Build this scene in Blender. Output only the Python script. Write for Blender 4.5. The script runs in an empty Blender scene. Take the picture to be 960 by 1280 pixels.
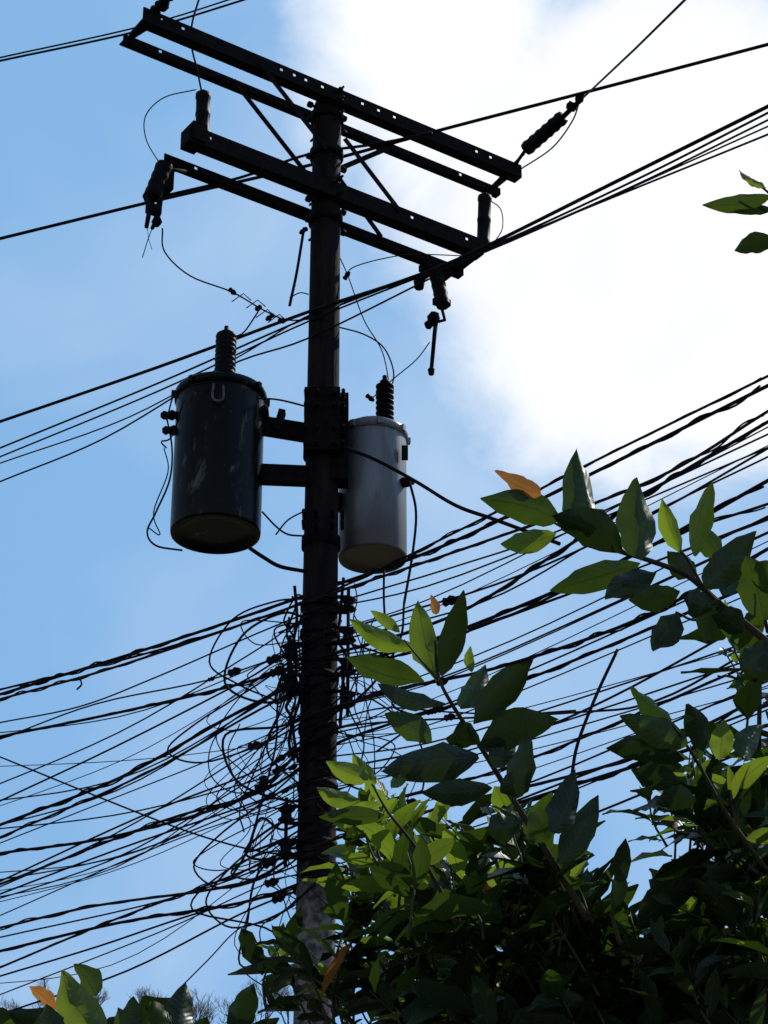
import bpy, math, random
from mathutils import Vector, Matrix, noise
random.seed(7)
scene=bpy.context.scene
# ------------------------------------------------------------------ camera
CAMH=1.6; PITCH=math.radians(27); FOC=2772.0
cam_d=bpy.data.cameras.new("camera"); cam=bpy.data.objects.new("camera",cam_d)
scene.collection.objects.link(cam); scene.camera=cam
cam.location=(0,0,CAMH); cam.rotation_euler=(math.radians(90)+PITCH,0,0)
cam_d.sensor_fit='VERTICAL'; cam_d.sensor_height=24; cam_d.lens=24*FOC/1280
cam_d.clip_end=3000; cam_d.clip_start=0.05
_c,_s=math.cos(PITCH),math.sin(PITCH)
def V(*a): return Vector(a)
def sv(u,v,y):
    """survey reading -> world point standing at true distance y up the street (metres)"""
    a=(u-480)/FOC; b=(640-v)/FOC; d=_c-b*_s
    return V(a/d*y, y, CAMH+(_s+b*_c)/d*y)
# pole frame : A along the crossarms, N out of them (towards the road)
PX,PY=-0.38,12.0
A=V(.826,.563,0).normalized(); N=V(.563,-.826,0).normalized(); Z=V(0,0,1)
def F(l,n,z): return V(PX,PY,0)+A*l+N*n+Z*z
def street(u,v,o=0):
    dx,dy=(-.79,.61) if u<393 else (.67,-.74)
    p=sv(u,v,1.0); x=p.x; Y0=12+o
    t=(x*Y0+.38)/(dx-x*dy)
    return sv(u,v,Y0+dy*t)
# ------------------------------------------------------------------ mesh builder
class MB:
    def __init__(s): s.v=[];s.f=[];s.m=[];s.uv=[];s.mi=0;s.smooth=[];s.sm=True
    def face(s,idx,uv=None):
        s.f.append(idx); s.m.append(s.mi); s.smooth.append(s.sm); s.uv.append(uv or [(0,0)]*len(idx))
    def ring(s,c,x,y,r,n):
        i0=len(s.v)
        for k in range(n):
            t=2*math.pi*k/n; s.v.append(c+x*(math.cos(t)*r)+y*(math.sin(t)*r))
        return i0
    def bridge(s,a,b,n):
        for k in range(n):
            k2=(k+1)%n; s.face([a+k,a+k2,b+k2,b+k])
    def tube(s,pts,r,n=6,r2=None):
        m=len(pts); prev=None; last=None
        for i,p in enumerate(pts):
            t=(pts[min(i+1,m-1)]-pts[max(i-1,0)])
            if t.length<1e-9: t=V(0,0,1)
            t.normalize()
            if last is None:
                ref=Z if abs(t.z)<.9 else V(1,0,0)
                x=t.cross(ref).normalized()
            else:
                x=(last-t*last.dot(t)).normalized()
            y=t.cross(x); last=x
            q=r if r2 is None else r+(r2-r)*i/(m-1)
            i0=s.ring(p,x,y,q,n)
            if prev is not None: s.bridge(prev,i0,n)
            else: s.face(list(range(i0+n-1,i0-1,-1)))
            prev=i0
        s.face(list(range(prev,prev+n)))
    def lathe(s,o,ax,prof,n=24):
        ax=ax.normalized(); ref=Z if abs(ax.z)<.9 else V(1,0,0)
        x=ax.cross(ref).normalized(); y=ax.cross(x); prev=None
        for h,r in prof:
            i0=s.ring(o+ax*h,x,y,max(r,1e-4),n)
            if prev is not None: s.bridge(prev,i0,n)
            else: s.face(list(range(i0+n-1,i0-1,-1)))
            prev=i0
        s.face(list(range(prev,prev+n)))
    def box(s,c,x,y,z,a,b,h):
        sm=s.sm; s.sm=False; i=len(s.v)
        for k in (-1,1):
            for j in (-1,1):
                for l in (-1,1): s.v.append(c+x*(l*a/2)+y*(j*b/2)+z*(k*h/2))
        for q in ((0,2,3,1),(4,5,7,6),(0,1,5,4),(2,6,7,3),(0,4,6,2),(1,3,7,5)): s.face([i+w for w in q])
        s.sm=sm
    def bar(s,p,q,w,t,side=None):
        d=(q-p); L=d.length; d.normalize(); side=side or N
        y=(side-d*side.dot(d)).normalized(); z=d.cross(y)
        s.box((p+q)/2,d,y,z,L,t,w)
    def obj(s,name,mats,parent=None,bevel=0):
        me=bpy.data.meshes.new(name); me.from_pydata([tuple(v) for v in s.v],[],s.f)
        for m in mats: me.materials.append(m)
        me.polygons.foreach_set("material_index",s.m); me.polygons.foreach_set("use_smooth",s.smooth)
        uvl=me.uv_layers.new(name="UVMap"); flat=[]
        for u in s.uv:
            for w in u: flat+=w
        uvl.data.foreach_set("uv",flat); me.update()
        o=bpy.data.objects.new(name,me); scene.collection.objects.link(o)
        if parent: o.parent=parent
        if bevel:
            b=o.modifiers.new("bevel",'BEVEL'); b.width=bevel; b.segments=2; b.limit_method='ANGLE'
        return o
def empty(name):
    e=bpy.data.objects.new(name,None); scene.collection.objects.link(e); return e
def smooth(p,k=6):
    if len(p)<3: return p
    q=[p[0]*2-p[1]]+list(p)+[p[-1]*2-p[-2]]; out=[]
    for i in range(1,len(q)-2):
        a,b,c,d=q[i-1:i+3]
        for j in range(k):
            t=j/k
            out.append(.5*((2*b)+(c-a)*t+(2*a-5*b+4*c-d)*t*t+(3*b-a-3*c+d)*t**3))
    out.append(p[-1]); return out
# ------------------------------------------------------------------ materials
def mat(name,c1,c2,scale=8,rough=.6,metal=0,bump=.15,stretch=(1,1,1),spec=.5,thr=(.35,.65)):
    m=bpy.data.materials.new(name); m.use_nodes=True; nt=m.node_tree; n=nt.nodes; l=nt.links
    b=n["Principled BSDF"]; tc=n.new("ShaderNodeTexCoord"); mp=n.new("ShaderNodeMapping"); mp.inputs["Scale"].default_value=stretch
    ns=n.new("ShaderNodeTexNoise"); ns.inputs["Scale"].default_value=scale; ns.inputs["Detail"].default_value=6; ns.inputs["Roughness"].default_value=.65
    r=n.new("ShaderNodeValToRGB"); r.color_ramp.elements[0].position=thr[0]; r.color_ramp.elements[1].position=thr[1]
    r.color_ramp.elements[0].color=(*c1,1); r.color_ramp.elements[1].color=(*c2,1)
    l.new(tc.outputs["Object"],mp.inputs[0]); l.new(mp.outputs[0],ns.inputs["Vector"]); l.new(ns.outputs[0],r.inputs[0]); l.new(r.outputs[0],b.inputs["Base Color"])
    b.inputs["Roughness"].default_value=rough; b.inputs["Metallic"].default_value=metal; b.inputs["Specular IOR Level"].default_value=spec
    if bump:
        bp=n.new("ShaderNodeBump"); bp.inputs["Strength"].default_value=bump; bp.inputs["Distance"].default_value=.02
        l.new(ns.outputs[0],bp.inputs["Height"]); l.new(bp.outputs[0],b.inputs["Normal"])
    return m
M_arm=mat("weathered_steel",(.004,.003,.005),(.012,.008,.008),20,.8,0,.2,spec=.07)
M_wire=mat("black_cable_sheath",(.006,.005,.009),(.014,.010,.014),30,.8,0,0,spec=.08)
M_wire2=mat("brown_cable_sheath",(.02,.010,.012),(.035,.018,.017),30,.8,0,0,spec=.08)
M_porc=mat("dark_glazed_porcelain",(.004,.003,.004),(.009,.006,.007),12,.55,0,0,spec=.07)
M_black=mat("dark_tank_paint",(.0015,.002,.0022),(.004,.0055,.0055),6,.30,0,.06,(1,1,.3),spec=.13,thr=(.4,.75))
M_hard=mat("galvanised_hardware",(.05,.048,.05),(.13,.12,.12),25,.6,.2,.1,spec=.2)
M_bark=mat("bark",(.03,.022,.016),(.07,.052,.035),18,.9,0,.6,(1,1,.3),spec=.2)
M_twig=mat("green_twig",(.03,.03,.012),(.06,.05,.02),30,.8,0,.1,spec=.2)
M_dry=mat("dry_wood",(.10,.08,.07),(.18,.14,.12),3,.9,0,0,spec=.1)
M_ground=mat("ground_soil",(.06,.055,.03),(.12,.10,.06),.4,.95,0,.3,spec=.1)
M_hill=mat("hill_scrub",(.05,.055,.03),(.11,.10,.06),.3,.95,0,.4,spec=.1)
M_asph=mat("asphalt",(.04,.04,.04),(.06,.06,.058),20,.9,0,.2)
M_kerb=mat("kerb_concrete",(.22,.21,.2),(.32,.31,.29),6,.9,0,.2)
def scuff(m,col,lo,hi,amt,scale=3.5,st=(1.6,1.6,.7)):
    nt=m.node_tree;n=nt.nodes;l=nt.links;b=n["Principled BSDF"]
    tc=n.new("ShaderNodeTexCoord"); mp=n.new("ShaderNodeMapping"); mp.inputs["Scale"].default_value=st; mp.inputs["Rotation"].default_value=(.12,.3,0); l.new(tc.outputs["Object"],mp.inputs[0])
    ns=n.new("ShaderNodeTexNoise"); ns.inputs["Scale"].default_value=scale; ns.inputs["Detail"].default_value=12; ns.inputs["Roughness"].default_value=.75; ns.inputs["Distortion"].default_value=.6; l.new(mp.outputs[0],ns.inputs["Vector"])
    mr=n.new("ShaderNodeMapRange"); mr.inputs[1].default_value=lo; mr.inputs[2].default_value=hi; mr.inputs[4].default_value=amt; l.new(ns.outputs[0],mr.inputs[0])
    mx=n.new("ShaderNodeMix"); mx.data_type='RGBA'; l.new(mr.outputs[0],mx.inputs[0]); l.new(b.inputs["Base Color"].links[0].from_socket,mx.inputs[6]); mx.inputs[7].default_value=(*col,1); l.new(mx.outputs[2],b.inputs["Base Color"])
scuff(M_black,(.10,.10,.095),.57,.66,.8,4.5)
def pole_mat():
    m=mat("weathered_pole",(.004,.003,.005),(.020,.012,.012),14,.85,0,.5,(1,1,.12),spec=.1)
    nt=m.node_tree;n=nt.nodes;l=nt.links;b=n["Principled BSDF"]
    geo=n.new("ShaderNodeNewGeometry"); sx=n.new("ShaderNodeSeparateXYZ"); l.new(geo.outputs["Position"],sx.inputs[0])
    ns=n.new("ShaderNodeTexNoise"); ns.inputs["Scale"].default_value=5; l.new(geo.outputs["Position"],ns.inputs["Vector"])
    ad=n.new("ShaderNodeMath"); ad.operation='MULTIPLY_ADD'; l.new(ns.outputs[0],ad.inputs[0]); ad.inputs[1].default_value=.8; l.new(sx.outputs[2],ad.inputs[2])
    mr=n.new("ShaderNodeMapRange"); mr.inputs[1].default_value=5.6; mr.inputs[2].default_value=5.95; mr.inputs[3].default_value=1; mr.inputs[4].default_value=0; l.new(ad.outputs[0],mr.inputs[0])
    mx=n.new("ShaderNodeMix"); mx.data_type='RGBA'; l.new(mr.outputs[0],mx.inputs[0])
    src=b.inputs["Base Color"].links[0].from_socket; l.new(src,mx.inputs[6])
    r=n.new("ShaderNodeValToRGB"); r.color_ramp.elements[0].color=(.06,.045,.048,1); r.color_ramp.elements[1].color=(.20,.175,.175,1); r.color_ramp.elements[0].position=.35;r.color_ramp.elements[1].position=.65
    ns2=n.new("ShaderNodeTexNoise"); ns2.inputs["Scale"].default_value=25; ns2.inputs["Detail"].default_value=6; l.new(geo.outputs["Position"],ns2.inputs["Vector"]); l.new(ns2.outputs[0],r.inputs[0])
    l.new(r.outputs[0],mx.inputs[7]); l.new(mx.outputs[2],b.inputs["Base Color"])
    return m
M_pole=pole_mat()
def grey_tank():
    m=mat("grey_tank_paint",(.12,.125,.145),(.23,.24,.27),3,.42,.2,.05,(2.2,2.2,.35),spec=.3)
    scuff(m,(.06,.05,.05),.53,.66,.75,3,(2.5,2.5,.5))
    nt=m.node_tree;n=nt.nodes;l=nt.links;b=n["Principled BSDF"]
    geo=n.new("ShaderNodeNewGeometry"); sx=n.new("ShaderNodeSeparateXYZ"); l.new(geo.outputs["Position"],sx.inputs[0])
    mp=n.new("ShaderNodeMapping"); mp.inputs["Scale"].default_value=(5,5,1.5); l.new(geo.outputs["Position"],mp.inputs[0])
    ns=n.new("ShaderNodeTexNoise"); ns.inputs["Scale"].default_value=2; ns.inputs["Detail"].default_value=8; l.new(mp.outputs[0],ns.inputs["Vector"])
    ad=n.new("ShaderNodeMath"); ad.operation='MULTIPLY_ADD'; l.new(ns.outputs[0],ad.inputs[0]); ad.inputs[1].default_value=.25; l.new(sx.outputs[2],ad.inputs[2])
    mr=n.new("ShaderNodeMapRange"); mr.inputs[1].default_value=7.72; mr.inputs[2].default_value=8.1; mr.inputs[3].default_value=.92; mr.inputs[4].default_value=0; l.new(ad.outputs[0],mr.inputs[0])
    mx=n.new("ShaderNodeMix"); mx.data_type='RGBA'; l.new(mr.outputs[0],mx.inputs[0]); src=b.inputs["Base Color"].links[0].from_socket
    l.new(src,mx.inputs[6]); mx.inputs[7].default_value=(.085,.065,.062,1); l.new(mx.outputs[2],b.inputs["Base Color"])
    return m
M_grey=grey_tank()
def leafmat(name,ca,cb,trans,tcol,vein,rough=.42,spec=.25):
    m=bpy.data.materials.new(name); m.use_nodes=True; nt=m.node_tree;n=nt.nodes;l=nt.links
    b=n["Principled BSDF"]; out=n["Material Output"]
    uv=n.new("ShaderNodeUVMap"); sx=n.new("ShaderNodeSeparateXYZ"); l.new(uv.outputs[0],sx.inputs[0])
    def mt(op,a,bb=None,cc=None):
        q=n.new("ShaderNodeMath"); q.operation=op
        for i,w in enumerate((a,bb,cc)):
            if w is None: continue
            if isinstance(w,(int,float)): q.inputs[i].default_value=w
            else: l.new(w,q.inputs[i])
        return q.outputs[0]
    au=mt('ABSOLUTE',sx.outputs[0])
    ph=mt('SUBTRACT',mt('MULTIPLY',sx.outputs[1],10.0),mt('MULTIPLY',au,2.2))
    fr=mt('ABSOLUTE',mt('SUBTRACT',mt('FRACT',ph),.5))
    v1=mt('MULTIPLY',mt('LESS_THAN',fr,.06),.5); v2=mt('LESS_THAN',au,.055); vv=mt('MAXIMUM',v1,v2)
    ns=n.new("ShaderNodeTexNoise"); ns.inputs["Scale"].default_value=14; tc=n.new("ShaderNodeTexCoord"); l.new(tc.outputs["Object"],ns.inputs["Vector"]); ns.inputs["Detail"].default_value=3
    r=n.new("ShaderNodeValToRGB"); r.color_ramp.elements[0].position=.3;r.color_ramp.elements[1].position=.7
    r.color_ramp.elements[0].color=(*ca,1);r.color_ramp.elements[1].color=(*cb,1); l.new(ns.outputs[0],r.inputs[0])
    mx=n.new("ShaderNodeMix"); mx.data_type='RGBA'; l.new(mt('MULTIPLY',vv,.55),mx.inputs[0]); l.new(r.outputs[0],mx.inputs[6]); mx.inputs[7].default_value=(*vein,1)
    l.new(mx.outputs[2],b.inputs["Base Color"]); b.inputs["Roughness"].default_value=rough; b.inputs["Specular IOR Level"].default_value=spec
    bp=n.new("ShaderNodeBump"); bp.inputs["Strength"].default_value=.2; bp.inputs["Distance"].default_value=.002
    l.new(mt('MULTIPLY',fr,2.0),bp.inputs["Height"]); l.new(bp.outputs[0],b.inputs["Normal"])
    tr=n.new("ShaderNodeBsdfTranslucent")
    # thin patches of the blade pass more light than the ribs
    m2=n.new("ShaderNodeMix"); m2.data_type='RGBA'; l.new(mt('MAXIMUM',mt('MULTIPLY',vv,.7),mt('MULTIPLY',ns.outputs[0],.55)),m2.inputs[0]); m2.inputs[6].default_value=(*tcol,1); m2.inputs[7].default_value=(tcol[0]*.25,tcol[1]*.3,tcol[2]*.3,1); l.new(m2.outputs[2],tr.inputs[0])
    ms=n.new("ShaderNodeMixShader"); ms.inputs[0].default_value=trans; l.new(b.outputs[0],ms.inputs[1]); l.new(tr.outputs[0],ms.inputs[2]); l.new(ms.outputs[0],out.inputs[0])
    return m
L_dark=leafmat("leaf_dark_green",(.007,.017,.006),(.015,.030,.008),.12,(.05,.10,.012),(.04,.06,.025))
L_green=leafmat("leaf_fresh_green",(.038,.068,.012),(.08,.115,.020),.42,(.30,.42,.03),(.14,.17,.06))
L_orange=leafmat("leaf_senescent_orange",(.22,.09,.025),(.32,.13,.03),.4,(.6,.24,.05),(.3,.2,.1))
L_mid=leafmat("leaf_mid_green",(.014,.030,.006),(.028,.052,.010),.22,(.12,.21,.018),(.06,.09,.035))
LM=[L_dark,L_mid,L_green,L_orange,M_twig,M_bark]
# ------------------------------------------------------------------ ground, road, hill
mb=MB(); mb.sm=False
R=1500
for x,y in ((-R,-R),(R,-R),(R,R),(-R,R)): mb.v.append(V(x,y,0))
mb.face([0,1,2,3]); mb.obj("ground",[M_ground])
D1=V(-.79,.61,0).normalized(); S1=V(.61,.79,0).normalized()
mb=MB(); c=V(-3.2,8.0,.004)
a,b2=c-D1*120,c+D1*120
for p in (a-S1*3,a+S1*3,b2+S1*3,b2-S1*3): mb.v.append(p)
mb.sm=False; mb.face([0,1,2,3]); mb.obj("road",[M_asph])
mb=MB()
for sgn in (-1,1): mb.box(c+S1*(3.075*sgn)+Z*.06,D1,S1,Z,240,.15,.13)
mb.obj("kerb",[M_kerb],bevel=.02)
mb=MB(); nx,ny=60,24
def hz(x,y): 
    e=max(0,min(1,(y-55)/40)); e=e*e*(3-2*e)
    return -.3+e*(21.6+1.6*noise.noise(V(x*.02,y*.02,0))+.6*noise.noise(V(x*.1,y*.1,3)))
for j in range(ny+1):
    for i in range(nx+1):
        x=-200+400*i/nx; y=50+200*j/ny; mb.v.append(V(x,y,hz(x,y)))
for j in range(ny):
    for i in range(nx):
        q=j*(nx+1)+i; mb.face([q,q+1,q+nx+2,q+nx+1])
mb.obj("hill",[M_hill])
mb=MB()
def grow(p,d,L,r,dep):
    q=p+d*L; mb.tube([p,(p+q)/2+V(random.uniform(-1,1),random.uniform(-1,1),0)*L*.05,q],r,4,r*.6)
    if dep==0: return
    for k in range(4 if dep<3 else 3):
        nd=(d+V(random.uniform(-1,1),random.uniform(-1,1),random.uniform(-.2,.9))*.75).normalized()
        grow(p+(q-p)*random.uniform(.55,1),nd,L*random.uniform(.6,.8),r*.55,dep-1)
for x,h in ((-13.5,.8),(-11.8,.8),(-9.6,.85),(-8.4,1.0),(-7.2,1.05),(-6.1,1.05),(-5.0,.95),(-3.9,.85),(-16,.8),(0,.7)):
    y=92+random.uniform(-2,2); zb=25.3-2.9*h; grow(V(x,y,zb),V(0,0,1),1.5*h,.08,5)
    mb.tube([V(x,y,hz(x,y)-.5),V(x,y,zb+.05)],.12,6,.08)
mb.obj("distant_bare_trees",[M_dry])
# ------------------------------------------------------------------ pole
pole=empty("utility_pole")
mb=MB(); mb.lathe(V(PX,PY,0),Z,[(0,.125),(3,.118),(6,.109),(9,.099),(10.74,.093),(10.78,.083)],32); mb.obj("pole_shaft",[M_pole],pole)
def angle_arm(name,l0,l1,n,z,h,fl,holes,thick=.008,side=-1):
    m=MB(); m.sm=False; mid=(l0+l1)/2; L=l1-l0
    xs=[l0]; hw=.012; zc=z+h*.12
    for q in sorted(holes): xs+= [q-hw,q+hw]
    xs.append(l1)
    for i in range(len(xs)-1):
        a0,a1=xs[i],xs[i+1]; cc=(a0+a1)/2
        if i%2==0: m.box(F(cc,n,z),A,N,Z,a1-a0,thick,h)
        else:
            t=z+h/2; b=z-h/2
            m.box(F(cc,n,(t+zc+hw)/2),A,N,Z,a1-a0,thick,t-zc-hw)
            m.box(F(cc,n,(b+zc-hw)/2),A,N,Z,a1-a0,thick,zc-hw-b)
    m.box(F(mid,n+side*(fl/2+thick/2),z-h/2+thick/2),A,N,Z,L,fl,thick)
    return m.obj(name,[M_arm],pole)
angle_arm("crossarm_1",-1.47,1.54,.125,10.78,.105,.075,[-1.34,-1.18,-.44,-.34,-.25,-.12,.20,.33,.46,1.15,1.27])
angle_arm("crossarm_2",-1.47,1.55,-.135,10.765,.055,.05,[-1.2,1.2])
angle_arm("crossarm_3",-1.10,1.19,.125,10.015,.12,.085,[-.95,.6,1.05])
angle_arm("crossarm_4",-1.13,1.21,-.135,9.965,.06,.055,[-.9])
mb=MB()
def br(p,q): mb.bar(p,q,.035,.008)
br(F(-.62,.135,10.77),F(-.07,.11,10.32)); br(F(-.66,-.12,10.77),F(-.07,-.10,10.22))
br(F(.62,-.12,10.77),F(.07,-.10,10.30))
br(F(.50,.135,10.03),F(.07,.11,10.46)); br(F(.52,-.12,9.98),F(.07,-.10,10.40))
br(F(-1.42,-.13,10.78),F(-1.34,.12,10.80))
mb.obj("arm_braces",[M_arm],pole)
mb=MB()
for z in (10.80,10.72,10.60,10.30,10.08,9.96,9.80):
    mb.tube([F(0,-.2,z),F(0,.2,z)],.009,6)
    mb.lathe(F(0,.15,z),N,[(0,.02),(.02,.02)],6)
    mb.tube([F(-.15,0,z),F(.15,0,z)],.010,6)
    for sg in (-1,1): mb.lathe(F(sg*.12,0,z),A*sg,[(0,.022),(.03,.022)],6)
for z in (10.66,10.36,9.84): mb.lathe(V(PX,PY,z),Z,[(-.03,.104),(-.03,.112),(.03,.112),(.03,.104)],24)
mb.box(F(-1.03,.06,10.04),A,N,Z,.10,.16,.13); mb.box(F(-1.42,0,10.785),A,N,Z,.04,.24,.03); mb.box(F(1.15,0,9.96),A,N,Z,.05,.28,.03)
mb.box(F(1.48,0,10.77),A,N,Z,.03,.26,.03)
for z in (8.42,8.12,7.50): 
    mb.lathe(V(PX,PY,z),Z,[(-.035,.106),(-.035,.118),(.035,.118),(.035,.106)],24)
mb.box(V(PX,PY-.13,8.28),V(1,0,0),V(0,1,0),Z,.22,.06,.44)
mb.box(V(PX+.10,PY-.02,8.20),V(1,0,0),V(0,1,0),Z,.12,.14,.60)
for z in (8.45,8.36,8.20,8.09,7.62,7.55):
    for x in (-.10,-.03,.07,.13): mb.tube([V(PX+x,PY-.21,z),V(PX+x,PY-.1,z)],.012,6)
mb.obj("bands_and_bolts",[M_arm],pole)
# ------------------------------------------------------------------ insulators, arresters, cutouts
def shed(m,p,q,r,k,core=.45):
    d=q-p; L=d.length; pr=[(0,r*core)]
    for i in range(k):
        a=L*(i+.12)/k; e=L*(i+.92)/k; b=L*(i+.5)/k
        pr+=[(a,r*core),(b-.1*L/k,r),(b+.1*L/k,r),(e,r*core)]
    pr.append((L,r*core)); m.lathe(p,d,pr,18)
def arrester(name,p,q,r):
    m=MB(); d=(q-p).normalized(); L=(q-p).length
    m.lathe(p,d,[(-.03,r*.75),(-.02,r*1.0),(.04,r*1.0),(.05,r*.9),(L*.5-.01,r*.9),(L*.5,r*.97),(L*.5+.02,r*.97),(L*.5+.03,r*.9),(L-.04,r*.9),(L-.03,r*1.0),(L,r*.97),(L+.01,.02),(L+.03,.015)],20)
    return m.obj(name,[M_porc])
arrester("surge_arrester",sv(253,172,11.45),sv(254,118,11.45),.050)
arrester("surge_arrester.001",sv(604,308,12.72),sv(606,246,12.72),.050)
m=MB(); shed(m,sv(657,187,12.6),sv(704,146,12.35),.052,6,.90); m.mi=1
m.tube([sv(640,215,12.85),sv(648,200,12.75),sv(658,186,12.6)],.014,6); m.tube([sv(610,238,12.85),sv(632,216,12.8),sv(655,192,12.62)],.010,6)
m.tube([sv(703,147,12.35),sv(716,134,12.28),sv(727,124,12.2)],.018,8)
m.lathe(sv(712,138,12.3),V(.4,-.5,.6),[(0,.03),(.03,.04),(.06,.03)],10); m.lathe(sv(722,128,12.22),V(.4,-.5,.6),[(0,.02),(.02,.032),(.07,.02)],10)
m.obj("strain_insulator",[M_porc,M_arm])
m=MB(); shed(m,sv(186,22,11.2),sv(214,-8,11.0),.038,5,.7); m.mi=1; m.tube([sv(178,30,11.25),sv(186,22,11.2)],.015,6); m.tube([sv(214,-8,11.0),sv(330,-130,9)],.008,5)
m.lathe(sv(204,8,11.1),V(0,0,1),[(-.03,.02),(0,.04),(.05,.03)],10)
m.obj("strain_insulator.001",[M_porc,M_arm])
m=MB(); Yc=11.45
shed(m,sv(206,206,Yc),sv(190,246,Yc),.056,4,.94); m.mi=1
m.box(sv(205,224,Yc+.04),A,N,Z,.09,.10,.18); m.tube([sv(195,205,Yc),sv(212,212,Yc),sv(232,214,Yc+.1)],.012,6)
m.lathe(sv(188,240,Yc),V(0,0,-1),[(0,.03),(.03,.05),(.07,.035)],8)
m.tube([sv(184,243,Yc-.02),sv(187,262,Yc-.05),sv(183,284,Yc-.07)],.02,6,.014)
m.tube([sv(200,248,Yc),sv(198,268,Yc),sv(190,286,Yc)],.022,6,.012)
m.box(sv(192,262,Yc),A,N,Z,.09,.05,.06); m.lathe(sv(196,276,Yc),Z,[(-.04,.015),(-.01,.035),(.03,.02)],8)
m.tube([sv(190,286,Yc),sv(184,302,Yc),sv(178,322,Yc)],.003,4); m.tube([sv(184,284,Yc),sv(186,300,Yc),sv(190,312,Yc)],.002,4)
m.obj("fuse_cutout",[M_porc,M_arm])
m=MB(); Yc=12.72
m.mi=1; m.box(sv(545,338,Yc),A,N,Z,.22,.10,.05); m.tube([sv(520,360,Yc),sv(527,348,Yc),sv(545,336,Yc)],.022,6); m.lathe(sv(524,356,Yc),Z,[(-.03,.03),(.03,.04)],8)
m.mi=0; shed(m,sv(545,342,Yc),sv(554,382,Yc-.05),.050,4,.94)
m.mi=1; m.box(sv(552,378,Yc-.05),A,N,Z,.11,.06,.05); m.lathe(sv(543,392,Yc-.08),V(-.2,0,-1),[(0,.03),(.03,.045),(.08,.03)],8)
m.lathe(sv(537,402,Yc-.08),V(-.2,0,-1),[(0,.02),(.02,.035),(.05,.02)],8)
m.tube([sv(546,392,Yc-.08),sv(543,420,Yc-.1),sv(539,464,Yc-.12)],.016,8,.013); m.lathe(sv(539,460,Yc-.12),V(0,0,-1),[(0,.014),(.01,.024),(.05,.018)],8)
m.tube([sv(552,384,Yc-.05),sv(556,400,Yc-.07),sv(540,404,Yc-.08)],.012,6)
m.obj("fuse_cutout.001",[M_porc,M_arm])
# ------------------------------------------------------------------ transformers
def transformer(name,cx,cy,z0,z1,r,body,bush,arms,ribs=7):
    e=empty(name); o=V(cx,cy,0); H=z1-z0
    m=MB(); m.lathe(o+Z*z0,Z,[(.03,r*.55),(.03,r*.90),(.0,r*.93),(.0,r*.985),(.02,r),(H-.02,r),(H,r*1.0)],64); m.obj("tank",[body],e)
    m=MB(); m.lathe(o+Z*z1,Z,[(-.045,r*1.0),(-.045,r*1.045),(-.005,r*1.055),(.012,r*1.03),(.05,r*.75),(.07,r*.3),(.072,.01)],64)
    for k in range(8):
        t=k*math.pi/4+.2; p=o+V(math.cos(t),math.sin(t),0)*r*1.07+Z*(z1-.02); m.box(p,V(math.cos(t),math.sin(t),0),V(-math.sin(t),math.cos(t),0),Z,.03,.03,.04)
    m.obj("lid",[body],e)
    m=MB(); b=V(*bush[:3]); hh=bush[3]; rb=bush[4]
    shed(m,b,b+Z*hh,rb,ribs,.55 if body is M_grey else .93); m.lathe(b+Z*hh,Z,[(0,rb*.5),(.02,rb*.55),(.03,.015),(.06,.015)],12); m.obj("bushing",[M_porc],e)
    m=MB()
    for p,q,w in arms: m.bar(V(*p),V(*q),w,.07,V(0,1,0))
    m.obj("mounting_bracket",[M_arm],e)
    return e
tx=transformer("distribution_transformer",-1.01,11.9,7.51,8.47,.272,M_black,(-.975,11.72,8.50,.30,.066),
   [((-.76,11.9,8.26),(PX-.02,11.95,8.22),.105),((-.76,11.9,7.92),(PX-.02,11.95,7.93),.115),((-.66,11.84,8.26),(-.62,11.84,8.25),.14)],9)
m=MB()
for px,py in ((209,519),(211,538)):
    p=sv(px,py,11.85); m.lathe(p+V(.06,0,0),V(-1,0,0),[(0,.02),(.03,.035),(.06,.022),(.08,.03),(.10,.015)],10)
p=sv(332,515,11.85); m.lathe(p,V(1,0,.1),[(-.05,.03),(0,.05),(.02,.03)],10)
m.mi=1
m.tube(smooth([sv(267,480,11.62),sv(266,497,11.6),sv(273,501,11.6),sv(279,497,11.6),sv(279,482,11.62)]),.009,6)
m.obj("terminals",[M_porc,M_hard],tx)
tx2=transformer("distribution_transformer.001",-.07,12.2,7.49,8.36,.210,M_grey,(.005,12.1,8.40,.27,.058),
   [((-.38,12.08,8.22),(-.2,12.18,8.22),.10),((-.38,12.08,7.85),(-.2,12.18,7.85),.10)],7)
m=MB(); p=sv(510,603,12.1); m.lathe(p+V(-.06,0,0),V(1,0,0),[(0,.02),(.03,.035),(.06,.03),(.10,.012)],10)
p=sv(506,566,12.05); m.box(p,V(1,0,0),V(0,1,0),Z,.04,.05,.08); m.obj("terminals",[M_porc],tx2)
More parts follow.
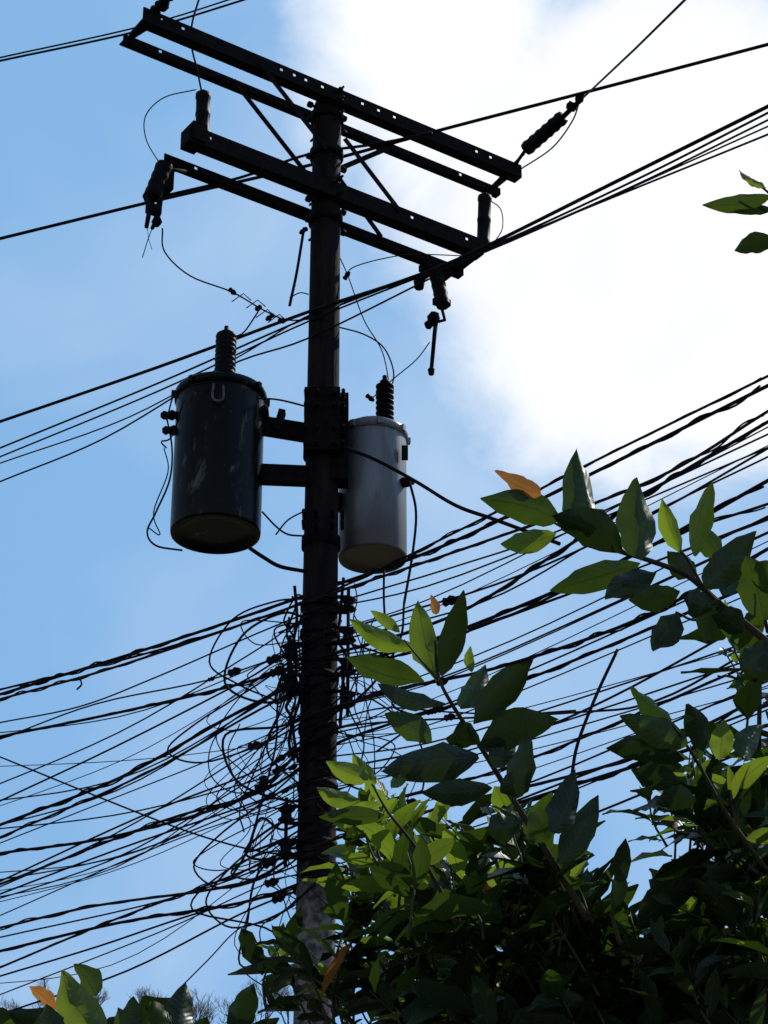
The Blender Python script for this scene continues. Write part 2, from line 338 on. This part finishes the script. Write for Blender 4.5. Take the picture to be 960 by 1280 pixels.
# ------------------------------------------------------------------ cables
NPL=V(-.38-.79*32,12+.61*32,0); NPR=V(-.38+.67*32,12-.74*32,0)
def extend(p):
    z0=p[0].z; z1=p[-1].z; o=random.uniform(-.3,.3)
    a=NPL+V(0,0,z0+.7)+V(o,o,0); b=NPR+V(0,0,z1+.7)+V(o,o,0)
    def ext(s,e):
        out=[]
        for k in range(1,11):
            t=k/10; lin=s+(e-s)*t; lin.z-=1.6*4*t*(1-t)*.35
            out.append(lin)
        return out
    return list(reversed(ext(p[0],a)))+smooth(p)+ext(p[-1],b)
wires=[
([(0,527),(200,458),(385,390),(500,352),(590,316),(760,232),(960,133)],.011,0),
([(0,560),(200,478),(385,397),(590,318),(780,232),(960,141)],.007,0),
([(0,571),(200,488),(385,402),(590,320),(780,238),(960,150)],.006,0),
([(0,579),(160,522),(300,445),(400,388),(590,322),(960,158)],.005,0),
([(0,602),(130,548),(280,460),(385,423),(530,352),(620,307),(960,168)],.006,0),
([(0,862),(200,812),(400,745),(600,650),(740,578),(960,470)],.007,1),
([(0,868),(200,806),(400,738),(560,680),(740,592),(960,482)],.010,1),
([(0,874),(150,832),(385,752),(620,672),(820,598),(960,514)],.008,1),
([(0,905),(100,880),(200,845),(385,770),(560,715),(700,660),(960,545)],.005,0),
([(0,918),(150,893),(300,858),(385,830),(560,770),(700,690),(820,608),(960,528)],.009,2),
([(0,925),(120,875),(260,850),(385,812),(600,752),(760,672),(960,575)],.005,0),
([(0,1000),(140,940),(300,858),(400,800),(620,735),(800,650),(960,560)],.006,0),
([(0,1032),(150,968),(300,892),(400,840),(580,790),(780,700),(960,600)],.010,2),
([(0,1045),(180,965),(330,885),(420,850),(640,770),(830,680),(960,625)],.007,2),
([(0,1058),(120,1010),(260,955),(400,890),(640,800),(960,640)],.004,0),
([(0,1068),(150,1040),(320,985),(430,880),(620,840),(800,770),(960,690)],.009,2),
([(0,1098),(180,1020),(330,960),(420,905),(700,890),(820,880),(960,800)],.006,0),
([(0,1108),(200,1030),(330,985),(430,930),(640,860),(960,720)],.008,2),
([(0,1120),(150,1062),(320,1000),(430,960),(640,920),(760,870),(960,765)],.006,0),
([(0,1145),(200,1062),(350,1010),(430,985),(640,930),(960,840)],.004,0),
([(0,1162),(120,1130),(300,1100),(390,1060),(560,1010),(780,950),(960,870)],.008,2),
([(0,1172),(200,1125),(330,1080),(400,1040),(620,990),(960,850)],.005,0),
([(0,1188),(150,1150),(300,1130),(390,1100),(620,1010),(960,905)],.009,1),
([(0,1205),(140,1150),(330,1075),(420,1020),(640,960),(960,820)],.007,2),
([(0,1218),(120,1180),(260,1140),(400,1110),(620,1060),(960,930)],.006,0),
([(0,1240),(200,1160),(330,1110),(400,1090),(620,1020),(960,890)],.004,0),
([(20,1262),(160,1210),(300,1140),(400,1105),(640,1000),(960,880)],.006,0),
([(0,950),(120,998),(240,1040),(330,1062),(385,1070)],.006,0),
]
mb=MB(); paths=[]
for k,(w,r,kind) in enumerate(wires):
    o=random.uniform(-.16,.16) if k>4 else random.uniform(-.2,-.12)
    o=-.14 if abs(o)<.11 else o
    o=-abs(o) if random.random()<.7 else abs(o)
    jit=0 if k<8 else 5.0
    p=[street(u,v+random.uniform(-jit,jit),o) for u,v in w]; paths.append((p,r))
    mb.mi=1 if (k in (7,16,20)) else 0
    if w[0][1]==950: mb.tube([NPL+V(0,0,7.5)]+smooth(p),r,5); continue
    full=extend(p); mb.tube(full,r,6)
    if kind:
        sp=smooth(p,28); L=0; pts=[]; pit=random.uniform(.3,.5)
        for i in range(len(sp)-1):
            d=sp[i+1]-sp[i]; t=d.normalized(); x=t.cross(Z).normalized(); y=t.cross(x); L+=d.length
            ang=L*2*math.pi/pit+1.5*math.sin(L*1.7+k); pts.append(sp[i]+(x*math.cos(ang)+y*math.sin(ang))*(r*(1.2+.6*math.sin(L*2.3+k))))
        mb.tube(pts,r*.6,5)
for k in range(15):
    o=random.choice((-1,1))*random.uniform(.11,.2); zl=random.uniform(5.1,7.0); zp=random.uniform(5.4,7.2)*.5+zl*.5+.15; zr=zp+random.uniform(-.5,.1)
    s2=3.8; Lp=V(PX,PY+o,0); sg=random.uniform(.05,.38)
    p=[Lp+V(-.79,.61,0)*3.2+Z*zl, Lp+V(-.79,.61,0)*1.6+Z*((zl+zp)/2-sg), Lp+V(-.79,.61,0)*.5+Z*(zp-.12*(zp-zl)-sg*.5), Lp+Z*zp, Lp+V(.67,-.74,0)*1.2+Z*(zp+(zr-zp)*.3-.10), Lp+V(.67,-.74,0)*s2+Z*zr]
    r=random.choice((.003,.003,.004,.005)); paths.append((p,r)); mb.mi=random.choice((0,0,1)); mb.tube(extend(p),r,5)
mb.obj("overhead_cables",[M_wire,M_wire2])
mb=MB()
for y0,y1,r,p in [(13.9,14.3,.009,[(0,76),(180,37),(330,-8)]),(14.0,14.4,.007,[(0,72),(180,32),(310,-8)]),
  (13.4,11.5,.012,[(-40,308),(190,252),(385,207),(560,160),(760,108),(1000,45)]),
  (12.9,12.0,.010,[(200,246),(300,222),(385,193),(470,180),(540,166)])]:
    m_=len(p)-1; q=[sv(a,b,y0+(y1-y0)*i/m_) for i,(a,b) in enumerate(p)]
    e0=q[0]+(q[0]-q[1])*12; e1=q[-1]+(q[-1]-q[-2])*12
    if p[0][0]!=200: q=[e0]+smooth(q)+[e1]
    else: q=smooth(q)
    mb.tube(q,r,6)
mb.tube([sv(727,124,12.2),sv(795,60,10),sv(862,-6,8.2),sv(1300,-440,3.5)],.007,6)
mb.obj("primary_power_line",[M_wire])
mb=MB()
for y0,y1,r,p in [
(11.5,12,.005,[(203,285),(206,315),(238,345),(290,365),(330,388),(360,400),(395,398)]),
(11.6,11.6,.005,[(325,386),(305,415),(290,422),(283,432)]),
(11.5,11.6,.004,[(245,112),(205,122),(182,145),(183,175),(200,205)]),
(11.4,11.5,.007,[(250,-5),(240,30),(240,60),(246,85),(252,115)]),
(12,12.1,.004,[(420,312),(435,345),(455,400),(478,440),(488,490)]),
(12.1,12.5,.004,[(433,350),(440,335),(480,323),(520,318),(585,320)]),
(12,12.1,.005,[(420,408),(455,418),(480,435),(492,465),(488,490)]),
(12.6,12.2,.004,[(537,428),(520,450),(490,475),(465,498)]),
(12.8,12.8,.004,[(612,250),(626,262),(628,285),(618,303)]),
(12.3,12.8,.006,[(724,128),(715,152),(690,185),(650,212)]),
(11.6,11.6,.006,[(208,520),(215,560),(212,600),(195,640),(184,665),(195,682),(228,688)]),
(11.6,11.6,.005,[(208,560),(202,552),(215,545),(230,500)]),
(11.5,11.5,.004,[(186,660),(200,668),(192,640),(210,590),(205,560)]),
(11.6,12,.006,[(328,640),(345,658),(360,668),(380,670)]),
(11.6,12,.012,[(312,685),(330,697),(350,708),(380,714)]),
(11.6,12,.005,[(345,668),(360,650),(382,638)]),
(11.5,11.6,.005,[(208,525),(222,488),(262,478)]),
(11.6,12,.006,[(322,498),(350,500),(390,510)]),
(11.8,11.2,.012,[(432,560),(470,575),(520,602),(570,632),(620,650),(700,680)]),
(12.0,12.0,.009,[(512,602),(520,640),(516,690),(505,755)]),
(12.0,12.0,.008,[(480,712),(480,755),(484,800)]),
(12.0,12.0,.008,[(505,755),(500,800),(470,850),(440,880)]),
(12,11.9,.010,[(380,285),(371,340),(362,382)]),
(11.9,11.9,.004,[(362,372),(375,366),(386,368)]),
(10.5,10.4,.009,[(772,812),(745,870),(722,930),(714,975)]),
(11.85,11.8,.005,[(385,770),(360,790),(350,820),(358,850),(345,900),(320,960),(300,1010),(305,1040)]),
(11.85,11.8,.007,[(385,860),(350,870),(345,930),(330,990),(310,1060),(290,1095)]),
(11.85,11.8,.004,[(378,840),(320,880),(270,920),(262,965),(290,990),(330,985),(360,960)]),
(11.85,11.8,.004,[(300,905),(285,940),(300,985),(340,1010),(375,1000)]),
(11.8,11.7,.004,[(375,1120),(340,1150),(300,1160),(260,1200),(225,1235)]),
(11.8,11.8,.005,[(430,790),(450,830),(435,880),(455,930),(440,980)]),
(11.8,11.8,.006,[(425,800),(500,830),(490,880),(520,900),(470,940)]),
(11.8,11.8,.004,[(425,1100),(450,1140),(480,1150),(500,1120)]),
(12.6,12.6,.006,[(98,846),(102,855),(96,862)]),
(11.8,11.5,.005,[(420,900),(480,885),(560,890),(640,893),(720,888)]),
]:
    m_=len(p)-1; mb.tube(smooth([sv(a,b,y0+(y1-y0)*i/m_) for i,(a,b) in enumerate(p)]),r,6)
def blob(p,s=1,d=None):
    d=d or V(random.uniform(-1,1),random.uniform(-.5,.5),random.uniform(-1,1)).normalized()
    mb.lathe(p-d*.035*s,d,[(0,.01*s),(.01*s,.022*s),(.03*s,.016*s),(.05*s,.024*s),(.08*s,.010*s)],7)
for u,v,y in ((290,364,11.7),(323,385,11.75),(352,401,11.9),(433,345,12.05),(462,497,12.2),(487,490,12.1),(380,288,12),(338,396,11.8)): blob(sv(u,v,y),.8)
for u,v in ((318,380),(330,392),(345,398),(300,372)):
    q=sv(u,v,11.78); mb.tube([q-V(.05,0,.03),q+V(.02,0,.03),q+V(.07,0,-.02)],.004,4)
mb.obj("jumper_wires",[M_wire])
mb=MB()
for k in range(50):
    side=-1 if random.random()<.6 else 1
    z=random.uniform(5.3,7.1); x0=PX+side*random.uniform(.0,.10); y=11.85+random.uniform(-.05,.35)
    w=random.uniform(.08,.55)*side; d=random.uniform(.08,.75); J=lambda s:random.uniform(-s,s)
    p=[V(x0,y,z),V(x0+w*.35,y-.03,z+J(.12)),V(x0+w*(.8+J(.35)),y,z-d*.3+J(.07)),V(x0+w*(.8+J(.4)),y+.05,z-d*.65+J(.08)),V(x0+w*(.5+J(.4)),y,z-d+J(.12)),V(x0+w*J(.4),y,z-d*random.uniform(.7,1.5))]
    mb.tube(smooth(p,7),random.choice((.0025,.003,.004,.006,.008)),5)
for k in range(14):  # slack service drops: leave the pole, sag, and climb back to it
    z=random.uniform(5.5,6.9); s_=random.choice((1,1,-1)); dd=V(-.79,.61,0) if s_>0 else V(.67,-.74,0)
    L=random.uniform(.4,1.2); sg=random.uniform(.12,.45); y=V(PX,11.86,z)
    p=[y,y+dd*L*.4-Z*sg*.5,y+dd*L*.8-Z*sg*.9,y+dd*L-Z*(sg*1.3),y+dd*L*.75-Z*(sg*1.75),y+dd*L*.3-Z*(sg*1.7),y-Z*sg*1.4]
    mb.tube(smooth(p,6),random.choice((.003,.004,.006)),5)
for k in range(5):
    side=random.choice((-1,-1,1)); c0=V(PX+side*random.uniform(.13,.35),11.8,random.uniform(5.5,6.9)); a_,b_=random.uniform(.03,.08),random.uniform(.08,.2)
    ph=random.random(); pts=[c0+V(math.cos(t*.5)*a_*(1+.15*math.sin(t*.7+ph))+b_*.3*math.sin(t*.5),.02*math.sin(t),math.sin(t*.5)*b_*(1+.1*math.sin(t*.3))) for t in range(0,27)]
    mb.tube(smooth(pts,2),.003,5)
for k in range(12):
    x=PX+random.choice((-.13,-.16,.13,.17,.24,.3)); z=random.uniform(6.3,7.3); h=random.uniform(.4,1.4)
    mb.tube(smooth([V(x+random.uniform(-.04,.04),11.85+random.uniform(-.03,.2),z-h*i/5) for i in range(6)],4),random.choice((.004,.007,.010)),5)
for k in range(48):
    p,r=random.choice(paths[8:]); i=min(range(len(p)),key=lambda j:abs(p[j].x-PX)); j=max(0,min(len(p)-2,i+random.choice((-1,-1,0)))); q=p[j]+(p[j+1]-p[j])*random.random()
    if abs(q.x-PX)<.75: blob(q,random.uniform(.5,1.3),(p[j+1]-p[j]).normalized())
def rack(x,y,z0,z1,k):
    mb.tube([V(x,y,z0),V(x,y,z1)],.012,6)
    for i in range(k):
        z=z0+(z1-z0)*(i+.5)/k
        mb.lathe(V(x,y,z),Z,[(-.045,.03),(-.03,.05),(-.012,.03),(.012,.03),(.03,.05),(.045,.03)],12)
        mb.box(V(x-.06*(1 if x>PX else -1),y,z+.05),V(1,0,0),V(0,1,0),Z,.12,.03,.012); mb.box(V(x-.06*(1 if x>PX else -1),y,z-.05),V(1,0,0),V(0,1,0),Z,.12,.03,.012)
rack(PX+.17,11.9,6.35,7.15,4); rack(PX-.17,11.9,6.45,6.85,2); rack(PX-.17,11.9,5.45,5.85,2)
for z in (7.08,6.9,6.62,6.3,5.95,5.6): mb.lathe(V(PX,PY,z),Z,[(-.02,.107),(-.02,.118),(.02,.118),(.02,.107)],20)
mb.obj("cable_tangle",[M_wire])
for nm,c0 in (("utility_pole.001",NPL),("utility_pole.002",NPR)):
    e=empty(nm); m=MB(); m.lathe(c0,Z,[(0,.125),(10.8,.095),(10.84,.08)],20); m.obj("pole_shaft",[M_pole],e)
    m=MB(); m.box(c0+Z*10.5+N*.14,A,N,Z,2.6,.09,.1); m.box(c0+Z*8.2+N*.14,A,N,Z,1.2,.08,.09)
    for q in (-1.15,-.5,.5,1.15): m.lathe(c0+Z*10.55+N*.14+A*q,Z,[(0,.02),(.06,.05),(.1,.03),(.15,.045),(.2,.02)],12)
    m.obj("crossarms",[M_arm],e)
# ------------------------------------------------------------------ foliage
def leaf(m,b,t,w,nrm,mi,curl=.12,fold=.25,K=5,hi=False):
    d=t-b; L=d.length
    if L<1e-4: return
    d.normalize(); s_=d.cross(nrm)
    if s_.length<1e-3: s_=d.cross(V(1,.3,.2))
    s_.normalize(); nn=s_.cross(d)
    m.mi=mi; i0=len(m.v); ph=random.random()*6; bend=random.uniform(-.1,.1)*L
    U=[-1,-.5,0,.5,1] if hi else [-1,0,1]; nu=len(U); e1=random.uniform(.82,1.0)
    for k in range(K+1):
        q=k/K; hw=w/2*max(.03,math.sin(math.pi*min(1,q**e1*.985+.012)))**.85
        cpos=b+d*(L*q)-nn*(curl*L*(q*q))+s_*(bend*math.sin(math.pi*q))
        for u in U:
            up=fold*abs(u)*hw+math.sin(q*15+ph+u*1.5)*.09*w*abs(u)
            m.v.append(cpos+s_*(u*hw*(1+.06*math.sin(q*22+ph)))+nn*up)
    for k in range(K):
        for j in range(nu-1):
            a=i0+k*nu+j
            m.face([a,a+1,a+nu+1,a+nu],[(U[j],k/K),(U[j+1],k/K),(U[j+1],(k+1)/K),(U[j],(k+1)/K)])
CI={'d':0,'m':1,'g':2,'o':3}
tree=MB(); shrub=MB()
leaves=[
(745,660,715,570,52,'m'),(700,650,606,625,42,'m'),(676,618,627,588,24,'o'),(778,690,690,645,48,'d'),(695,668,620,680,28,'g'),
(800,700,792,600,50,'m'),(852,692,824,625,24,'g'),(800,705,690,738,34,'m'),(868,695,892,605,30,'m'),(880,735,942,665,42,'d'),
(955,775,932,695,50,'m'),(820,715,757,745,34,'d'),(845,765,815,812,36,'d'),(900,750,880,800,34,'d'),(965,800,925,835,40,'d'),(850,740,785,750,32,'d'),(905,700,860,660,30,'m'),
(870,720,835,690,30,'d'),(890,760,850,745,34,'d'),(930,790,890,770,34,'d'),(970,745,945,700,40,'m'),(985,820,930,850,40,'d'),(905,745,925,690,30,'d'),
(548,850,516,760,38,'g'),(552,845,578,740,30,'d'),(530,852,434,828,36,'m'),(520,810,436,778,26,'g'),(556,880,470,850,24,'d'),
(592,905,664,824,42,'d'),(575,885,608,826,34,'m'),(600,935,690,898,46,'d'),(598,945,480,972,48,'d'),(540,925,484,896,32,'m'),(615,985,530,990,30,'d'),
(640,1000,660,915,34,'d'),(690,1040,715,965,38,'d'),(700,1080,750,992,34,'d'),(545,768,540,745,12,'o'),(500,790,465,765,14,'g'),(590,840,588,808,12,'g'),
(620,960,645,900,40,'d'),(600,930,560,925,34,'d'),(650,1030,610,1035,36,'d'),(660,1050,705,1020,36,'m'),(625,990,665,960,30,'d'),
(965,245,878,256,24,'m'),(968,262,915,268,14,'d'),(970,300,918,314,28,'d'),(952,236,924,212,14,'o'),(958,235,928,222,12,'g'),(972,200,960,185,10,'o'),
(775,1110,782,1048,20,'d'),(765,1140,775,1085,18,'d'),
(460,975,405,950,24,'g'),(470,980,440,945,20,'g'),(450,1000,395,985,22,'g'),(475,1005,430,1035,22,'g'),(490,985,505,950,18,'g'),(480,1020,400,1020,22,'m'),
(840,900,790,858,26,'g'),(860,930,775,895,36,'m'),(880,940,855,880,30,'d'),(855,950,760,935,34,'d'),(900,950,905,900,28,'g'),(850,980,790,965,34,'d'),(930,950,955,905,30,'m'),(870,1000,820,1005,30,'d'),
]
leavesS=[(130,1290,75,1208,44,'g'),(85,1300,15,1262,38,'d'),(70,1262,38,1232,18,'o'),(120,1245,95,1205,28,'m'),(205,1295,182,1240,44,'d'),(225,1295,232,1230,34,'d'),(285,1300,322,1228,30,'d'),(30,1300,-15,1262,34,'d'),(250,1320,258,1272,30,'d'),(180,1310,145,1258,34,'m'),(300,1320,345,1272,26,'d'),(60,1300,60,1258,34,'d'),(120,1320,160,1268,40,'d'),(10,1320,30,1270,34,'m'),(160,1295,168,1248,26,'d'),(215,1280,185,1252,28,'m')]
for m_,ls in ((tree,leaves),(shrub,leavesS)):
    for a,b,c2,d2,w,cc in ls:
        y=3.5+random.uniform(-.12,.12); B=sv(a,b,y); T=sv(c2,d2,y+random.uniform(-.05,.05))
        nr=V(random.uniform(-.6,.6),-1,-.35+random.uniform(-.6,.5)).normalized()
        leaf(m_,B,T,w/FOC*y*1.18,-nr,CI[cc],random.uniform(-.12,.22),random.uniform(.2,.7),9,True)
def stem(m,pts,y0,y1,r0,r1,mi=4):
    k=len(pts)-1; p=smooth([sv(a,b,y0+(y1-y0)*i/k) for i,(a,b) in enumerate(pts)]); m.mi=mi; m.tube(p,r0,7,r1); return p
stem(tree,[(1010,850),(950,795),(900,755),(860,720),(810,700),(770,688),(720,668),(690,652)],3.6,3.5,.008,.002,5)
stem(tree,[(900,755),(880,735),(860,700),(850,688)],3.55,3.5,.004,.002)
stem(tree,[(960,790),(955,770),(945,740)],3.58,3.5,.004,.002)
stem(tree,[(780,690),(760,672),(745,658),(730,640)],3.5,3.5,.003,.0015); stem(tree,[(900,760),(870,775),(845,765)],3.55,3.5,.003,.002)
stem(tree,[(735,1150),(690,1075),(645,1005),(605,940),(568,885),(548,845),(544,800)],3.7,3.5,.007,.002,5)
stem(tree,[(548,850),(530,830),(505,800)],3.5,3.5,.003,.0015); stem(tree,[(775,1180),(765,1140),(775,1100),(780,1075)],3.6,3.5,.004,.002)
stem(tree,[(1060,330),(1000,280),(965,245),(950,232)],3.5,3.5,.004,.002); stem(tree,[(1000,280),(985,290),(968,300)],3.5,3.5,.003,.002)
stem(tree,[(560,1130),(520,1060),(485,1015),(465,980)],3.7,3.5,.004,.0015); stem(tree,[(960,1090),(910,1020),(870,950),(840,905)],3.7,3.5,.005,.002)
trunk=V(.75,4.4,0)
tree.mi=5; tree.tube(smooth([trunk,trunk+V(.03,0,.8),trunk+V(-.04,.02,1.5),trunk+V(0,-.05,2.1)]),.07,10,.045)
tree.tube(smooth([trunk+V(0,-.05,2.0),V(.95,4.1,2.8),V(.98,3.8,3.5),sv(1060,330,3.5)]),.022,7,.005)
tree.tube(smooth([trunk+V(0,-.05,1.9),V(.9,4.0,2.5),sv(1010,850,3.6)]),.02,7,.010)
def shoot(m,base,tip,nl,LL,bright):
    d=(tip-base); L=d.length; d.normalize()
    bend=V(random.uniform(-.2,.2),random.uniform(-.2,.2),random.uniform(-.1,.15))*L
    pts=smooth([base,(base+tip)/2+bend,tip],5); m.mi=4; m.tube(pts,.003,4,.0012)
    ax=d; x=ax.cross(Z); x=(x if x.length>.1 else V(1,0,0)).normalized(); y=ax.cross(x)
    for k in range(nl):
        q=.15+.85*(k+.5)/nl; i=min(len(pts)-1,int(q*(len(pts)-1))); b=pts[i]
        t=k*2.4+random.uniform(-.4,.4); out=x*math.cos(t)+y*math.sin(t)
        dr=(out*.9+ax*(.35+.7*q)+V(0,0,-.12)+V(random.uniform(-.25,.25),random.uniform(-.25,.25),random.uniform(-.25,.2))).normalized()
        ll=LL*random.uniform(.5,1.25)*(1-.35*(q>.85)); nr=(ax*.7-out*.2+V(random.uniform(-.7,.7),random.uniform(-.7,.7),random.uniform(-.2,.7)))
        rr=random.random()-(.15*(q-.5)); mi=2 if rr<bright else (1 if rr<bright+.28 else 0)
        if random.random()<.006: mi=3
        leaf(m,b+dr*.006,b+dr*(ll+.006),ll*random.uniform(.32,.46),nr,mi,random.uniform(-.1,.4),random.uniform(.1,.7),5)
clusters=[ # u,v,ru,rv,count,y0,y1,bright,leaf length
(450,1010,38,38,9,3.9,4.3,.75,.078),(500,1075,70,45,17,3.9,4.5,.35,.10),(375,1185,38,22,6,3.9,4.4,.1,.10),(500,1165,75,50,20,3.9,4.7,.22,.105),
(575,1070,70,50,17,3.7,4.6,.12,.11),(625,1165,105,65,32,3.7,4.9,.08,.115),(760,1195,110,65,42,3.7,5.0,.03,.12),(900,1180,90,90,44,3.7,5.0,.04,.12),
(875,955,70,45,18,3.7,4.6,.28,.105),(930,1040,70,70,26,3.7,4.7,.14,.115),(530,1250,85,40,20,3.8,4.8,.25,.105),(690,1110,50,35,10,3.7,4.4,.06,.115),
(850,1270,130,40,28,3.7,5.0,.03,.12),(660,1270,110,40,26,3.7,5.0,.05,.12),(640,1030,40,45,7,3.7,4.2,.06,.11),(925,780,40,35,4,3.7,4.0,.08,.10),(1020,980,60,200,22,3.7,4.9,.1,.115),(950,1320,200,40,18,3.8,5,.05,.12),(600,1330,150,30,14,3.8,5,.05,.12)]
for u,v,ru,rv,cn,y0,y1,br_,LL in clusters:
    hub=sv(u+25,v+45,(y0+y1)/2)
    tree.mi=5; s0=trunk+V(0,-.05,random.uniform(1.4,2.05)); tree.tube(smooth([s0,s0+(hub-s0)*.5+V(random.uniform(-.05,.05),random.uniform(-.05,.05),.05),hub]),.014,6,.004)
    for k in range(cn):
        t=random.random()*6.283; q=math.sqrt(random.random()); y=random.uniform(y0,y1)
        tip=sv(u+math.cos(t)*ru*q,v+math.sin(t)*rv*q,y)
        base=tip+V(random.uniform(-.04,.16),random.uniform(-.08,.1),-random.uniform(.12,.22))
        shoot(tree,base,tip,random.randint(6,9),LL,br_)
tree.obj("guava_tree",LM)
for k in range(7):
    b=V(-.45+random.uniform(-.3,.35),3.6+random.uniform(-.1,.3),0); t=V(-.50+.07*(k-3),3.55+random.uniform(-.1,.2),2.34)
    shrub.mi=4; shrub.tube(smooth([b,(b+t)/2+V(.05,0,0),t]),.014,6,.004)
    for j in range(6): 
        tt=b+(t-b)*random.uniform(.6,.97); shoot(shrub,tt,tt+V(random.uniform(-.12,.12),random.uniform(-.1,.1),.08),6,.08,.1)
shrub.obj("leafy_shrub",LM)
# ------------------------------------------------------------------ light & sky
sun_dir=V(.55,.50,.72).normalized(); el=math.asin(sun_dir.z); az=math.atan2(sun_dir.x,sun_dir.y)
sd=bpy.data.lights.new("sun",'SUN'); sd.energy=4.0; sd.angle=math.radians(.5); sd.color=(1,.95,.86)
so=bpy.data.objects.new("sun",sd); scene.collection.objects.link(so); so.rotation_euler=sun_dir.to_track_quat('Z','Y').to_euler()
w=bpy.data.worlds.new("World"); scene.world=w; w.use_nodes=True; nt=w.node_tree; n=nt.nodes; l=nt.links
bg=n["Background"]; bg.inputs[1].default_value=.12
sky=n.new("ShaderNodeTexSky"); sky.sky_type='NISHITA'; sky.sun_disc=False; sky.sun_elevation=el; sky.sun_rotation=az; sky.air_density=1.0; sky.dust_density=.8; sky.ozone_density=1.5
tc=n.new("ShaderNodeTexCoord"); sx=n.new("ShaderNodeSeparateXYZ"); l.new(tc.outputs["Generated"],sx.inputs[0])
def mt(op,a,b=None,c=None):
    q=n.new("ShaderNodeMath"); q.operation=op
    for i,v in enumerate((a,b,c)):
        if v is None: continue
        if isinstance(v,(int,float)): q.inputs[i].default_value=v
        else: l.new(v,q.inputs[i])
    return q.outputs[0]
azn=mt('ARCTAN2',sx.outputs[0],sx.outputs[1]); eln=mt('ARCSINE',sx.outputs[2])
mask=None
for (a,e,ra,re,g) in ((7.8,34.6,7.8,5.6,1.25),(1.6,39.0,4.2,4.4,.8),(9.5,31.0,7.6,3.8,.95),(15,34,6,5,1),(-20,60,12,7,1),(60,40,18,8,1)):
    r=math.radians; dx=mt('DIVIDE',mt('SUBTRACT',azn,r(a)),r(ra)); dy=mt('DIVIDE',mt('SUBTRACT',eln,r(e)),r(re))
    d2=mt('ADD',mt('MULTIPLY',dx,dx),mt('MULTIPLY',dy,dy)); v=mt('MULTIPLY',mt('SUBTRACT',1.0,d2),g); v=mt('MAXIMUM',v,-1.0)
    mask=v if mask is None else mt('MAXIMUM',mask,v)
def nz(sc,det,ro,dist=0):
    q=n.new("ShaderNodeTexNoise"); q.inputs["Scale"].default_value=sc; q.inputs["Detail"].default_value=det; q.inputs["Roughness"].default_value=ro; q.inputs["Distortion"].default_value=dist
    l.new(tc.outputs["Generated"],q.inputs["Vector"]); return q.outputs[0]
n1=mt('SUBTRACT',nz(10,6,.55,.4),.5); mask=mt('ADD',mask,mt('MULTIPLY',n1,2.2))
mr=n.new("ShaderNodeMapRange"); mr.interpolation_type='SMOOTHSTEP'; mr.inputs[1].default_value=-.65; mr.inputs[2].default_value=.65; l.new(mask,mr.inputs[0])
wisp=n.new("ShaderNodeMapRange"); wisp.inputs[1].default_value=.44; wisp.inputs[2].default_value=.80; wisp.inputs[4].default_value=.26; l.new(nz(5,4,.55,.4),wisp.inputs[0])
mk=mt('MAXIMUM',mr.outputs[0],wisp.outputs[0])
dt=n.new("ShaderNodeVectorMath"); dt.operation='DOT_PRODUCT'; l.new(tc.outputs["Generated"],dt.inputs[0]); dt.inputs[1].default_value=tuple(sun_dir)
hr=n.new("ShaderNodeMapRange"); hr.interpolation_type='SMOOTHSTEP'; hr.inputs[1].default_value=0.0; hr.inputs[2].default_value=.7; hr.inputs[4].default_value=.90; l.new(dt.outputs["Value"],hr.inputs[0])
hm=n.new("ShaderNodeMix"); hm.data_type='RGBA'; l.new(hr.outputs[0],hm.inputs[0]); l.new(sky.outputs[0],hm.inputs[6]); hm.inputs[7].default_value=(2.05,4.1,6.9,1)
cr=n.new("ShaderNodeValToRGB"); cr.color_ramp.elements[0].position=.30; cr.color_ramp.elements[1].position=.52
cr.color_ramp.elements[0].color=(.84,.86,.92,1); cr.color_ramp.elements[1].color=(1,1,1,1); l.new(nz(7,4,.5,.2),cr.inputs[0])
vm=n.new("ShaderNodeVectorMath"); vm.operation='SCALE'; vm.inputs[3].default_value=9.2; l.new(cr.outputs[0],vm.inputs[0])
mx=n.new("ShaderNodeMix"); mx.data_type='RGBA'; l.new(mk,mx.inputs[0]); l.new(hm.outputs[2],mx.inputs[6]); l.new(vm.outputs[0],mx.inputs[7])
l.new(mx.outputs[2],bg.inputs[0])
scene.view_settings.view_transform='Standard'; scene.view_settings.look='None'; scene.view_settings.exposure=0
